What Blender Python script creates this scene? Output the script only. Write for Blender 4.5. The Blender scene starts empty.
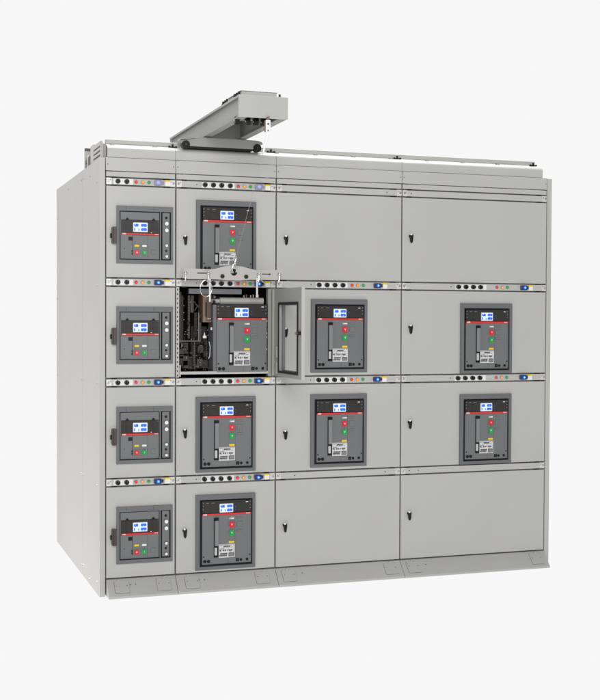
import bpy, math, random
from mathutils import Matrix, Vector
random.seed(7)
scene = bpy.context.scene
C = scene.collection
PI = math.pi

# ------------------------------------------------------------------ camera
cd = bpy.data.cameras.new("camera")
cam = bpy.data.objects.new("camera", cd)
C.objects.link(cam)
cd.sensor_fit = 'VERTICAL'
cd.sensor_height = 36.0
cd.lens = 36.0 * 1202.47 / 700.0
cd.clip_start = 0.05
cd.clip_end = 200.0
M = Matrix.Rotation(-0.3315, 4, 'Z') @ Matrix.Rotation(1.5451, 4, 'X') @ Matrix.Rotation(0.0042, 4, 'Z')
cam.matrix_world = Matrix.Translation((-1.1588, -6.7072, 1.5652)) @ M
scene.camera = cam

# ------------------------------------------------------------------ world: white backdrop plus an added fill gradient
w = bpy.data.worlds.new("World")
scene.world = w
w.use_nodes = True
nt = w.node_tree
nt.nodes.clear()
out = nt.nodes.new('ShaderNodeOutputWorld')
bg = nt.nodes.new('ShaderNodeBackground')
tc = nt.nodes.new('ShaderNodeTexCoord')
sp = nt.nodes.new('ShaderNodeSeparateXYZ')
nt.links.new(tc.outputs['Generated'], sp.inputs[0])


def wmap(sock, a, b, c, d):
    n = nt.nodes.new('ShaderNodeMapRange')
    n.interpolation_type = 'SMOOTHSTEP'
    n.inputs['From Min'].default_value = a
    n.inputs['From Max'].default_value = b
    n.inputs['To Min'].default_value = c
    n.inputs['To Max'].default_value = d
    nt.links.new(sock, n.inputs['Value'])
    return n.outputs['Result']


back = wmap(sp.outputs['Y'], 0.15, 0.7, 0.0, 1.0)        # the white backdrop behind the switchgear
up = wmap(sp.outputs['Z'], -0.5, 0.5, 0.90, 0.17)      # added out-of-view fill, brighter from below and dimmer from above
mx = nt.nodes.new('ShaderNodeMix')
mx.data_type = 'FLOAT'
nt.links.new(back, mx.inputs[0])
nt.links.new(up, mx.inputs[2])
mx.inputs[3].default_value = 0.935
nt.links.new(mx.outputs[0], bg.inputs['Strength'])
bg.inputs['Color'].default_value = (1, 1, 1, 1)
nt.links.new(bg.outputs[0], out.inputs[0])


def area(name, loc, target, sx, sy, power, col=(1, 1, 1)):
    l = bpy.data.lights.new(name, 'AREA')
    l.shape = 'RECTANGLE'
    l.size = sx
    l.size_y = sy
    l.energy = power
    l.color = col
    o = bpy.data.objects.new(name, l)
    C.objects.link(o)
    o.location = loc
    o.rotation_euler = (Vector(target) - Vector(loc)).to_track_quat('-Z', 'Y').to_euler()
    return o


area("added_fill_overhead", (1.3, 0.7, 5.6), (1.3, 0.3, 2.0), 5.0, 1.6, 290)  # added unseen lamp, brightens the top cover and rail
area("added_fill_front", (-0.9, -8.2, 3.2), (1.4, 0, 1.2), 2.6, 4.0, 375, (1, 0.99, 0.97))  # added unseen lamp, brightens the door fronts
area("added_fill_side", (-2.4, 0.7, -1.2), (0, 0.7, 0.1), 2.0, 0.8, 60, (1, 0.985, 0.97))  # added unseen lamp, stands in for floor bounce on the left panel

scene.view_settings.view_transform = 'Standard'
scene.view_settings.look = 'None'
scene.view_settings.exposure = 0.0
scene.view_settings.gamma = 1.0


# ------------------------------------------------------------------ materials
def mat(name, col, rough=0.5, metal=0.0, noise=0.0, nscale=6.0, bump=0.0, bscale=400.0, emit=0.0, spec=0.5, coat=0.0):
    m = bpy.data.materials.new(name)
    m.use_nodes = True
    t = m.node_tree
    b = t.nodes['Principled BSDF']
    b.inputs['Roughness'].default_value = rough
    b.inputs['Metallic'].default_value = metal
    b.inputs['Specular IOR Level'].default_value = spec
    b.inputs['Coat Weight'].default_value = coat
    c = (col[0], col[1], col[2], 1)
    b.inputs['Base Color'].default_value = c
    tcn = t.nodes.new('ShaderNodeTexCoord')
    nz = t.nodes.new('ShaderNodeTexNoise')
    nz.inputs['Scale'].default_value = nscale
    nz.inputs['Detail'].default_value = 5
    t.links.new(tcn.outputs['Object'], nz.inputs['Vector'])
    mr = t.nodes.new('ShaderNodeMix')
    mr.data_type = 'RGBA'
    k = noise
    mr.inputs[6].default_value = tuple(x * (1 - k) for x in col) + (1,)
    mr.inputs[7].default_value = tuple(min(1, x * (1 + k)) for x in col) + (1,)
    t.links.new(nz.outputs['Fac'], mr.inputs[0])
    t.links.new(mr.outputs[2], b.inputs['Base Color'])
    rr = t.nodes.new('ShaderNodeMapRange')
    rr.inputs['To Min'].default_value = max(0.02, rough - 0.06)
    rr.inputs['To Max'].default_value = min(1, rough + 0.06)
    t.links.new(nz.outputs['Fac'], rr.inputs['Value'])
    t.links.new(rr.outputs[0], b.inputs['Roughness'])
    if bump:
        n2 = t.nodes.new('ShaderNodeTexNoise')
        n2.inputs['Scale'].default_value = bscale
        n2.inputs['Detail'].default_value = 2
        t.links.new(tcn.outputs['Object'], n2.inputs['Vector'])
        bp = t.nodes.new('ShaderNodeBump')
        bp.inputs['Strength'].default_value = bump
        bp.inputs['Distance'].default_value = 0.001
        t.links.new(n2.outputs['Fac'], bp.inputs['Height'])
        t.links.new(bp.outputs[0], b.inputs['Normal'])
    if emit:
        b.inputs['Emission Color'].default_value = c
        b.inputs['Emission Strength'].default_value = emit
    return m


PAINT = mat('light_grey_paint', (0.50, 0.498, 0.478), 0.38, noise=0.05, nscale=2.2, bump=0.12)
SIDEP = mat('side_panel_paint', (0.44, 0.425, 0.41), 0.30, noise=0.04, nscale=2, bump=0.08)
CRANE = mat('crane_paint', (0.46, 0.465, 0.44), 0.42, noise=0.04, bump=0.12)
CRANE_SHADED = mat('crane_shaded_paint', (0.30, 0.30, 0.285), 0.4, noise=0.05, bump=0.12)  # crane paint darkened to put the shading of beams and trolleys into colour
INNER = mat('door_inside_shaded', (0.33, 0.335, 0.31), 0.5, noise=0.04, bump=0.1)  # door paint darkened, shade on the open door's inside put into the colour
BEZEL = mat('blue_grey_plastic', (0.140, 0.145, 0.155), 0.42, noise=0.05, bump=0.2, bscale=900)
FACE = mat('mid_grey_plastic', (0.165, 0.17, 0.175), 0.45, noise=0.05, bump=0.2, bscale=900)
FACE2 = mat('lighter_grey_plastic', (0.22, 0.225, 0.23), 0.45, noise=0.05)
BLACK = mat('black_plastic', (0.006, 0.006, 0.006), 0.35, spec=0.3, noise=0.1)
RUB = mat('black_rubber', (0.008, 0.008, 0.008), 0.8, noise=0.1)
SMOKE = mat('smoked_panel', (0.030, 0.027, 0.026), 0.3, spec=0.4, noise=0.15, nscale=30)
BROWN = mat('dark_brown_plastic', (0.055, 0.045, 0.042), 0.4, noise=0.1)
RED = mat('red_plastic', (0.72, 0.012, 0.03), 0.35)
REDB = mat('red_band', (0.75, 0.03, 0.03), 0.35)
GREEN = mat('green_plastic', (0.01, 0.36, 0.08), 0.35)
YELLOW = mat('yellow_plastic', (0.85, 0.62, 0.01), 0.4)
WHITE = mat('white_plastic', (0.84, 0.84, 0.84), 0.35)
PLATE = mat('silver_label', (0.55, 0.55, 0.56), 0.35)
STICK = mat('pale_label', (0.68, 0.68, 0.69), 0.35, noise=0.05)
INK = mat('ink', (0.03, 0.03, 0.035), 0.6)
STEEL = mat('zinc_steel', (0.60, 0.60, 0.61), 0.22, metal=1.0, noise=0.08)
BRIGHT = mat('galvanised_bracket', (0.70, 0.69, 0.68), 0.4, metal=0.3, noise=0.06)
YOKE = mat('yoke_paint', (0.50, 0.485, 0.46), 0.4, noise=0.05, bump=0.1)
DARKM = mat('dark_metal', (0.03, 0.027, 0.025), 0.4, metal=0.3, noise=0.3, nscale=25)
DARKS = mat('dull_zinc', (0.16, 0.15, 0.14), 0.45, metal=0.6, noise=0.3, nscale=30)
DARKG = mat('dark_grey_metal', (0.060, 0.052, 0.047), 0.4, metal=0.3, noise=0.3, nscale=25)
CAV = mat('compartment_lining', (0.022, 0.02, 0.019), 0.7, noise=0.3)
TAN2 = mat('brown_insulator', (0.10, 0.065, 0.048), 0.5, noise=0.12, nscale=20)
TAN = mat('tan_insulator', (0.21, 0.135, 0.095), 0.5, noise=0.12, nscale=20)
SHIELD = mat('pale_shield', (0.50, 0.50, 0.47), 0.35, noise=0.03)
LCD = mat('lcd_backlight', (0.70, 0.80, 0.90), 0.3, emit=0.28)
LCDB = mat('lcd_blue', (0.02, 0.13, 0.72), 0.3, emit=0.35)
BLUE = mat('blue_lens_lit', (0.02, 0.10, 0.8), 0.2, emit=0.6)
CYAN = mat('blue_lens_core', (0.10, 0.55, 1.0), 0.2, emit=1.1)
PALEB = mat('pale_blue_lens', (0.30, 0.36, 0.80), 0.2, emit=0.35)
NAVY = mat('navy_socket', (0.025, 0.03, 0.10), 0.25)
LAVEN = mat('lavender_socket', (0.30, 0.30, 0.38), 0.25)
LRED = mat('red_lens', (0.75, 0.02, 0.03), 0.15, emit=0.35)
LAMB = mat('amber_lens', (0.90, 0.33, 0.02), 0.15, emit=0.5)
LGRN = mat('green_lens', (0.01, 0.34, 0.05), 0.15, emit=0.25)
ROPE = mat('wire_rope', (0.42, 0.42, 0.42), 0.4, metal=0.4)


# ------------------------------------------------------------------ mesh helpers
class MB:
    def __init__(s):
        s.v = []; s.f = []; s.m = []; s.mats = []

    def mi(s, m):
        if m not in s.mats:
            s.mats.append(m)
        return s.mats.index(m)

    def add(s, vs, fs, m):
        o = len(s.v)
        s.v += [tuple(x) for x in vs]
        k = s.mi(m)
        for f in fs:
            s.f.append(tuple(i + o for i in f)); s.m.append(k)
        return s

    def box(s, x0, x1, y0, y1, z0, z1, m):
        vs = [(x, y, z) for x in (x0, x1) for y in (y0, y1) for z in (z0, z1)]
        fs = [(0, 1, 3, 2), (4, 6, 7, 5), (0, 4, 5, 1), (2, 3, 7, 6), (0, 2, 6, 4), (1, 5, 7, 3)]
        return s.add(vs, fs, m)

    def prism(s, pts, a0, a1, m, axis='x'):
        n = len(pts)
        vs = []
        for a in (a0, a1):
            for p, q in pts:
                vs.append({'x': (a, p, q), 'y': (p, a, q), 'z': (p, q, a)}[axis])
        fs = [tuple(range(n))[::-1], tuple(range(n, 2 * n))]
        for i in range(n):
            j = (i + 1) % n
            fs.append((i, j, n + j, n + i))
        return s.add(vs, fs, m)

    def cyl(s, c, r, a0, a1, m, axis='y', n=24, r2=None):
        r2 = r if r2 is None else r2
        vs = []
        for a, rr in ((a0, r), (a1, r2)):
            for i in range(n):
                t = 2 * PI * i / n
                p, q = c[0] + rr * math.cos(t), c[1] + rr * math.sin(t)
                vs.append({'x': (a, p, q), 'y': (p, a, q), 'z': (p, q, a)}[axis])
        fs = [tuple(range(n))[::-1], tuple(range(n, 2 * n))]
        for i in range(n):
            j = (i + 1) % n
            fs.append((i, j, n + j, n + i))
        return s.add(vs, fs, m)

    def ball(s, c, r, m, n=14, sy=1.0, sz=1.0):
        vs = []; fs = []
        for i in range(n // 2 + 1):
            ph = PI * i / (n // 2)
            for j in range(n):
                th = 2 * PI * j / n
                vs.append((c[0] + r * math.sin(ph) * math.cos(th), c[1] + sy * r * math.sin(ph) * math.sin(th), c[2] + sz * r * math.cos(ph)))
        for i in range(n // 2):
            for j in range(n):
                k = (j + 1) % n
                fs.append((i * n + j, (i + 1) * n + j, (i + 1) * n + k, i * n + k))
        return s.add(vs, fs, m)

    def tube(s, pts, r, m, n=10, closed=False):
        pts = [Vector(p) for p in pts]
        L = len(pts)
        vs = []
        up0 = None
        for i, p in enumerate(pts):
            if closed:
                d = (pts[(i + 1) % L] - pts[i - 1]).normalized()
            else:
                d = (pts[min(i + 1, L - 1)] - pts[max(i - 1, 0)]).normalized()
            ref = Vector((0, 0, 1)) if abs(d.z) < 0.9 else Vector((0, 1, 0))
            if up0 is not None:
                ref = up0
            u = (ref - d * ref.dot(d)).normalized()
            up0 = u
            v = d.cross(u)
            for j in range(n):
                t = 2 * PI * j / n
                vs.append(p + (u * math.cos(t) + v * math.sin(t)) * r)
        fs = []
        for i in range(L if closed else L - 1):
            i2 = (i + 1) % L
            for j in range(n):
                k = (j + 1) % n
                fs.append((i * n + j, i * n + k, i2 * n + k, i2 * n + j))
        if not closed:
            fs.append(tuple(range(n))[::-1]); fs.append(tuple(range((L - 1) * n, L * n)))
        return s.add(vs, fs, m)

    def holeplate(s, x0, x1, z0, z1, hx0, hx1, hz0, hz1, y0, y1, m, axis='y'):
        """rectangular plate with one rectangular hole; thickness along y (or x)"""
        xs = [x0, hx0, hx1, x1]; zs = [z0, hz0, hz1, z1]
        vs = []
        for y in (y0, y1):
            for x in xs:
                for z in zs:
                    vs.append((x, y, z) if axis == 'y' else (y, x, z))
        g = lambda k, i, j: k * 16 + i * 4 + j
        fs = []
        for i in range(3):
            for j in range(3):
                if i == 1 and j == 1:
                    continue
                fs.append((g(0, i, j), g(0, i + 1, j), g(0, i + 1, j + 1), g(0, i, j + 1)))
                fs.append((g(1, i, j), g(1, i, j + 1), g(1, i + 1, j + 1), g(1, i + 1, j)))
        for i in range(3):
            fs.append((g(0, i, 0), g(1, i, 0), g(1, i + 1, 0), g(0, i + 1, 0)))
            fs.append((g(0, i, 3), g(0, i + 1, 3), g(1, i + 1, 3), g(1, i, 3)))
            fs.append((g(0, 0, i), g(0, 0, i + 1), g(1, 0, i + 1), g(1, 0, i)))
            fs.append((g(0, 3, i), g(1, 3, i), g(1, 3, i + 1), g(0, 3, i + 1)))
        fs.append((g(0, 1, 1), g(0, 2, 1), g(1, 2, 1), g(1, 1, 1)))
        fs.append((g(0, 1, 2), g(1, 1, 2), g(1, 2, 2), g(0, 2, 2)))
        fs.append((g(0, 1, 1), g(1, 1, 1), g(1, 1, 2), g(0, 1, 2)))
        fs.append((g(0, 2, 1), g(0, 2, 2), g(1, 2, 2), g(1, 2, 1)))
        return s.add(vs, fs, m)

    def text(s, txt, x, z, size, y, m, wide=1.0, bold=True):
        cu = bpy.data.curves.new('t', 'FONT')
        cu.body = txt; cu.size = size; cu.align_x = 'CENTER'; cu.align_y = 'CENTER'
        cu.extrude = 0.0003
        if bold:
            cu.offset = size * 0.025
        o = bpy.data.objects.new('t', cu)
        C.objects.link(o)
        dg = bpy.context.evaluated_depsgraph_get()
        me = bpy.data.meshes.new_from_object(o.evaluated_get(dg))
        vs = [(x + v.co.x * wide, y - v.co.z, z + v.co.y) for v in me.vertices]
        fs = [tuple(p.vertices) for p in me.polygons]
        s.add(vs, fs, m)
        bpy.data.objects.remove(o); bpy.data.curves.remove(cu); bpy.data.meshes.remove(me)
        return s

    def rrect(s, x0, x1, z0, z1, r, y0, y1, m):
        pts = []
        for cx, cz, a in ((x1 - r, z1 - r, 0), (x0 + r, z1 - r, 90), (x0 + r, z0 + r, 180), (x1 - r, z0 + r, 270)):
            for k in range(5):
                t = math.radians(a + 22.5 * k)
                pts.append((cx + r * math.cos(t), cz + r * math.sin(t)))
        return s.prism(pts, y0, y1, m, 'y')

    def mesh(s, name):
        me = bpy.data.meshes.new(name)
        me.from_pydata(s.v, [], s.f)
        for m in s.mats:
            me.materials.append(m)
        me.polygons.foreach_set('material_index', s.m)
        import bmesh
        bm = bmesh.new(); bm.from_mesh(me)
        bmesh.ops.recalc_face_normals(bm, faces=bm.faces)
        bm.to_mesh(me); bm.free()
        me.polygons.foreach_set('use_smooth', [True] * len(me.polygons))
        me.set_sharp_from_angle(angle=math.radians(32))
        me.update()
        return me


CACHE = {}


def part(name, mb, parent=None, loc=(0, 0, 0), bevel=0.0, rot=(0, 0, 0), key=None, label=None):
    """link one mesh object; mb is an MB or a function returning one, cached under key"""
    if key is not None and key in CACHE:
        me = CACHE[key]
    else:
        if callable(mb):
            mb = mb()
        me = mb.mesh(name)
        if key is not None:
            CACHE[key] = me
    o = bpy.data.objects.new(name, me)
    C.objects.link(o)
    if parent is not None:
        o.parent = parent
    o.location = loc
    o.rotation_euler = rot
    if bevel:
        b = o.modifiers.new('bevel', 'BEVEL')
        b.width = bevel; b.segments = 2; b.limit_method = 'ANGLE'; b.angle_limit = math.radians(35)
        b.harden_normals = True
    if label:
        o['label'] = label
    return o


def thing(name, label, cat, loc=(0, 0, 0), group=None):
    o = bpy.data.objects.new(name, None)
    o.empty_display_size = 0.05
    C.objects.link(o)
    o.location = loc
    o['label'] = label
    o['category'] = cat
    if group:
        o['group'] = group
    return o


# ------------------------------------------------------------------ dimensions (metres)
COLX = [0.0, 0.4, 1.0, 1.8, 2.8]
BASE = {1: 1.7914, 2: 1.228, 3: 0.6643, 4: 0.1}
TOP = {1: 2.3088, 2: 1.7447, 3: 1.1813, 4: 0.6196}
STRIP = {0: (2.3088, 2.3526), 1: (1.7447, 1.7914), 2: (1.1813, 1.228), 3: (0.6196, 0.6643)}
G = 0.004
DEPTH = 1.78
FY = 0.05            # front of the inner frame
secs = [
    thing('switchgear_cabinet', 'narrow light grey cabinet section at the left end, holding four small square breakers', 'cabinet', (0.0, 0, 0), 'cabinet sections bolted side by side'),
    thing('switchgear_cabinet', 'light grey cabinet section with one compartment door swung open below the crane', 'cabinet', (0.4, 0, 0), 'cabinet sections bolted side by side'),
    thing('switchgear_cabinet', 'light grey cabinet section between the open door section and the widest section', 'cabinet', (1.0, 0, 0), 'cabinet sections bolted side by side'),
    thing('switchgear_cabinet', 'widest light grey cabinet section at the right end, with two breakers near its right edge', 'cabinet', (1.8, 0, 0), 'cabinet sections bolted side by side'),
]


# ------------------------------------------------------------------ cabinet frames
for ci, sec in enumerate(secs):
    W = COLX[ci + 1] - COLX[ci]
    f = MB()
    e = 0.0006
    if ci != 1:
        f.box(e, W - e, FY, DEPTH, 0.001, 2.452, PAINT)
    else:
        f.box(e, W - e, FY, DEPTH, 0.001, 1.2085, PAINT)
        f.box(e, W - e, FY, DEPTH, 1.766, 2.452, PAINT)
        f.box(e, 0.02, FY, DEPTH, 1.209, 1.7655, PAINT)
        f.box(W - 0.012, W - e, FY, DEPTH, 1.209, 1.7655, PAINT)
        f.box(0.0205, W - 0.0125, 0.85, DEPTH, 1.209, 1.7655, PAINT)
    part('frame', f, sec, bevel=0.0)
    # fascia with the narrow strip under it
    fa = MB()
    fa.box(0.0015, W - 0.0015, 0.0, 0.03, 2.389, 2.4625, PAINT)
    part('fascia', fa, sec, bevel=0.0015)
    fb = MB()
    fb.box(0.004, W - 0.004, 0.002, 0.03, 2.3566, 2.3855, PAINT)
    part('cross_strip', fb, sec, bevel=0.0015)
    for x in (0.012, W - 0.012):
        part('screw', lambda: MB().cyl((0, 0), 0.0028, -0.0012, 0.004, DARKG, n=10), sec, (x, 0, 2.425), key='fscrew')
    # curved top cover
    pts = [(0.006, 2.465), (0.006, 2.508)]
    for k in range(9):
        t = math.radians(180 - 11.25 * k)
        pts.append((0.076 + 0.07 * math.cos(t), 2.508 + 0.032 * math.sin(t)))
    pts += [(0.30, 2.540), (0.30, 2.465)]
    tcov = MB()
    tcov.prism(pts, (0.012 if ci == 0 else 0.001), (W - 0.03 if ci == 3 else W - 0.001), PAINT, 'x')
    part('top_cover', tcov, sec)
    rb = MB()
    rb.box(0.001, W - 0.001, 0.305, DEPTH, 2.4525, 2.475, PAINT)
    part('roof', rb, sec)
    # plinth that kicks forward
    pl = MB()
    pp = [(0.0, 0.096), (-0.078, 0.014), (-0.080, 0.002), (-0.072, 0.002), (0.045, 0.002), (0.045, 0.096)]
    pl.prism(pp, 0.0012 if ci else 0.004, W - 0.0012, PAINT, 'x')
    plo = part('plinth', pl, sec, bevel=0.0012)
    spots = {0: (0.045, 0.285), 1: (0.05, 0.47), 2: (0.035, 0.685), 3: (0.035, 0.885)}[ci]
    tilt = math.atan2(0.078, 0.082)
    for x in spots:
        def acc():
            m = MB()
            m.rrect(-0.0012, 0.0832, -0.0412, 0.0412, 0.007, -0.0008, 0.001, DARKG)  # dark rim painted in as the shadow gap round the plate
            m.rrect(0, 0.082, -0.040, 0.040, 0.006, -0.0030, -0.0002, PAINT)
            m.cyl((0.012, 0.005), 0.003, -0.0045, -0.001, STEEL, n=10)
            m.cyl((0.070, 0.005), 0.003, -0.0045, -0.001, STEEL, n=10)
            return m
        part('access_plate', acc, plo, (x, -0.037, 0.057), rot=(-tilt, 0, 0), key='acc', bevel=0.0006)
    for x, z in ((0.07, 0.090), (W - 0.07, 0.090)):
        part('screw', lambda: MB().cyl((0, 0), 0.0048, -0.011, 0.0, STEEL, n=10), plo, (x, 0, z), key='pscrew1')
    for x in ((0.135, 0.165) if ci < 2 else (0.16,)):
        part('screw', lambda: MB().cyl((0, 0), 0.0025, -0.034, -0.02, DARKG, n=8), plo, (x, 0, 0.066), key='pscrew2')
    # bright corner brackets and black clips where strips meet the uprights
    for k, (z0, z1) in STRIP.items():
        def brk():
            m = MB()
            m.box(0.0, 0.030, -0.0015, 0.020, -0.0185, 0.0185, BRIGHT)
            m.cyl((0.011, 0.0), 0.0075, -0.006, 0.0, STEEL, n=16)
            m.cyl((0.023, 0.008), 0.0025, -0.003, 0.0, DARKG, n=8)
            return m
        def clip():
            m = MB()
            m.box(0.0, 0.026, 0.001, 0.03, -0.0027, 0.0027, BLACK)
            return m
        zc = (z0 + z1) / 2
        for x, mir in ((0.004, 0), (W - 0.004, 1)):
            part('bracket', brk, sec, (x, 0, zc), key='brk', bevel=0.0008).scale.x = (-1 if mir else 1)
            for dz in (-0.0225, 0.0225):
                part('clip', clip, sec, (x + (-0.060 if mir else 0.034), 0, zc + dz), key='clip')
        if k == 0:
            part('clip', lambda: MB().box(0.0, 0.035, 0.001, 0.03, -0.0028, 0.0022, BLACK), sec, (0.006, 0, 2.3875), key='clip0')
            part('clip', None, sec, (W - 0.041, 0, 2.3875), key='clip0')

# ------------------------------------------------------------------ end panels
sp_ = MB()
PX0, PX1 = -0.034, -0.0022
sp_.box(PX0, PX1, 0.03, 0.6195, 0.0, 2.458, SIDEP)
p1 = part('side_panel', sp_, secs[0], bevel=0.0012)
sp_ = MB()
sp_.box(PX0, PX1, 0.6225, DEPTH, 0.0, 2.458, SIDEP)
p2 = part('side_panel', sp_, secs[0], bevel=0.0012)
po = MB()
po.box(PX0, -0.0022, -0.0, 0.0295, 0.0, 2.459, PAINT)
part('corner_post', po, secs[0], bevel=0.002)
po = MB()
po.box(1.0022, 1.034, -0.0, DEPTH, 0.0, 2.459, PAINT)
part('side_panel', po, secs[3], bevel=0.002)


def screwset(pts, parent):
    for (y, z) in pts:
        part('screw', lambda: MB().cyl((0, 0), 0.0045, -0.003, 0.001, STEEL, axis='x', n=10), parent, (PX0, y, z), key='sscrew')


screwset([(0.09, z) for z in (0.07, 0.62, 1.20, 1.75, 2.33)] + [(0.33, 2.39), (0.58, 2.40), (0.58, 1.19), (0.58, 0.62), (0.35, 0.035), (0.59, 0.07)], p1)
screwset([(0.655, 2.40), (0.655, 1.19), (0.655, 0.62), (0.655, 0.06), (1.2, 2.40), (1.2, 0.05), (1.74, 2.25), (1.74, 1.70), (1.74, 1.17), (1.74, 0.62), (1.74, 0.21)], p2)

# louvred cheek at the top left, and the raised box behind it
lv = MB()
ys = (0.09, 0.36)
lv.box(-0.020, -0.006, 0.30, 0.40, 2.459, 2.572, SIDEP)
for (a, b) in ((2.459, 2.476), (2.487, 2.501), (2.512, 2.526), (2.537, 2.560)):
    lv.box(-0.020, -0.006, 0.06, 0.2995, a, b, SIDEP)
lv.box(-0.020, -0.006, 0.035, 0.0595, 2.459, 2.545, SIDEP)
lv.box(-0.005, 0.010, 0.04, 0.40, 2.459, 2.542, INNER)
part('louvre_cheek', lv, secs[0], bevel=0.0008)
rbx = MB()
rbx.box(-0.020, 0.12, 0.62, 0.63, 2.459, 2.590, PAINT)
rbx.box(-0.020, 0.12, 0.602, 0.6195, 2.576, 2.590, DARKG)
rbx.box(-0.019, 0.12, 0.42, 0.50, 2.459, 2.523, BLACK)
rbx.box(-0.020, -0.012, 0.505, 0.525, 2.459, 2.535, BRIGHT)
rbx.box(-0.019, 0.0, 0.53, 0.60, 2.459, 2.480, DARKG)
rbx.box(-0.019, 0.0, 0.53, 0.60, 2.495, 2.515, DARKG)
part('roof_box', rbx, secs[0], bevel=0.0008)

# ------------------------------------------------------------------ control strips
CTRL = {
    0: dict(knobs=(0.068, 0.118), wp=(0.045, 0.154), lamps=(0.172, 0.209, 0.245), blue=0.295, tag=0.338, rows=(0, 1, 2, 3)),
    1: dict(knobs=(0.169, 0.218, 0.267, 0.318), wp=(0.152, 0.346), lamps=(0.368, 0.405, 0.442), blue=0.489, tag=0.532, rows=(0, 1, 2, 3)),
    2: dict(knobs=(0.265, 0.315, 0.365, 0.416), wp=(0.247, 0.448), lamps=(0.477, 0.514, 0.550), blue=0.637, tag=0.675, rows=(1, 2)),
    3: dict(knobs=(0.380, 0.430, 0.481, 0.531), wp=(0.362, 0.575), lamps=(0.649, 0.686, 0.722), blue=0.834, tag=0.872, rows=(1, 2)),
}


def knob():
    m = MB()
    m.cyl((0, 0), 0.0135, -0.006, 0.001, BLACK, r2=0.0135)
    m.cyl((0, 0), 0.0125, -0.020, -0.006, BLACK, r2=0.0130)
    m.box(-0.0025, 0.0025, -0.024, -0.0195, -0.012, 0.012, BLACK)
    m.box(-0.0006, 0.0006, -0.0246, -0.0240, 0.003, 0.011, FACE2)
    return m


def lamp(mt):
    def f():
        m = MB()
        m.cyl((0, 0), 0.0098, -0.004, 0.001, FACE2)
        m.ball((0, -0.004, 0), 0.0080, mt, sy=0.8)
        return m
    return f


def blue(lit):
    def f():
        m = MB()
        m.rrect(-0.021, 0.021, -0.0145, 0.0145, 0.005, -0.020, 0.001, NAVY if lit else LAVEN)
        m.cyl((0.0, 0.0), 0.010, -0.026, -0.019, BLUE if lit else PALEB)
        m.ball((0.001, -0.026, 0.0), 0.0058, CYAN if lit else PALEB, sy=0.7)
        m.rrect(0.0215, 0.034, -0.009, 0.009, 0.003, -0.012, 0.001, NAVY if lit else LAVEN)
        return m
    return f


def tag():
    m = MB()
    m.box(0, 0.029, -0.004, 0.001, -0.0165, 0.0075, WHITE)
    m.box(0, 0.029, -0.0042, 0.001, 0.0076, 0.0170, YELLOW)
    return m


for ci, sec in enumerate(secs):
    W = COLX[ci + 1] - COLX[ci]
    c = CTRL[ci]
    for k, (z0, z1) in STRIP.items():
        zc = (z0 + z1) / 2
        m = MB()
        m.box(0.0335, W - 0.0335, 0.001, 0.028, z0 + G, z1 - G, PAINT)
        if k in c['rows']:
            st = part('control_strip', m, sec, bevel=0.0012)
            wp = MB().box(c['wp'][0], c['wp'][1], -0.0012, 0.001, -0.0155, 0.0155, WHITE)
            part('selector_plate', wp, st, (0, 0, zc), key='wp%d' % ci)
            for x in c['knobs']:
                part('selector_knob', knob, st, (x, 0, zc), key='knob')
            for x, mt, kk in zip(c['lamps'], (LRED, LAMB, LGRN), 'rag'):
                part('indicator_lamp', lamp(mt), st, (x, 0, zc), key='lamp' + kk, label={'r': 'red indicator lamp', 'a': 'amber indicator lamp', 'g': 'green indicator lamp'}[kk])
            lit = not (k == 0)
            part('blue_lamp', blue(lit), st, (c['blue'], 0, zc), key='blue%d' % lit, bevel=0.001)
            part('tag', tag, st, (c['tag'], 0, zc), key='tag', label='white tag with a yellow top band')
            if ci != 0:
                part('screw', lambda: MB().cyl((0, 0), 0.003, -0.002, 0.002, DARKG, n=8), st, (c['wp'][0] - 0.03, 0, zc), key='dscrew')
        else:
            st = part('cross_strip', m, sec, bevel=0.0012)
            part('screw', None, st, (W - 0.10 if ci == 2 else 0.06, 0, zc), key='dscrew')
            if k == 3:
                part('screw', None, st, (0.12, 0, zc), key='dscrew')

# ------------------------------------------------------------------ doors
BIG = dict(b=(0.117, 0.475, 0.0165, 0.452), h=(0.141, 0.457, 0.036, 0.4215))
SMALL = dict(b=(0.060, 0.3815, 0.082, 0.404), h=(0.076, 0.369, 0.103, 0.375))
BIGOFF = {1: (0.0, 0.0), 2: (0.0985, 0.004), 3: (0.278, -0.0125)}
has = {(0, r): 's' for r in (1, 2, 3, 4)}
has.update({(1, r): 'b' for r in (1, 3, 4)})
has.update({(2, 2): 'b', (2, 3): 'b', (3, 2): 'b', (3, 3): 'b'})


def lock():
    m = MB()
    m.cyl((0, 0.012), 0.0125, -0.006, 0.001, BLACK, n=20)
    m.cyl((-0.004, 0.022), 0.0058, -0.0225, -0.002, WHITE, n=14)  # white stud stands in for the highlight on the chrome
    pts = [(-0.011, 0.016), (-0.008, 0.022), (0.0, 0.025), (0.008, 0.022), (0.011, 0.014), (0.007, -0.022), (0.003, -0.029), (-0.003, -0.029), (-0.006, -0.022)]
    m.prism(pts, -0.020, -0.006, BLACK, 'y')
    return m


LOCKZ = {(1, 1): 0.222, (1, 3): 0.246, (1, 4): 0.239, (2, 1): 0.237, (2, 2): 0.260, (2, 3): 0.222, (2, 4): 0.239, (3, 1): 0.268, (3, 2): 0.280, (3, 3): 0.264, (3, 4): 0.270}


def big_bezel():
    m = MB()
    b, h = BIG['b'], BIG['h']
    m.holeplate(b[0], b[1], b[2], b[3], h[0], h[1], h[2], h[3], -0.013, 0.012, BEZEL)
    return m


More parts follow.
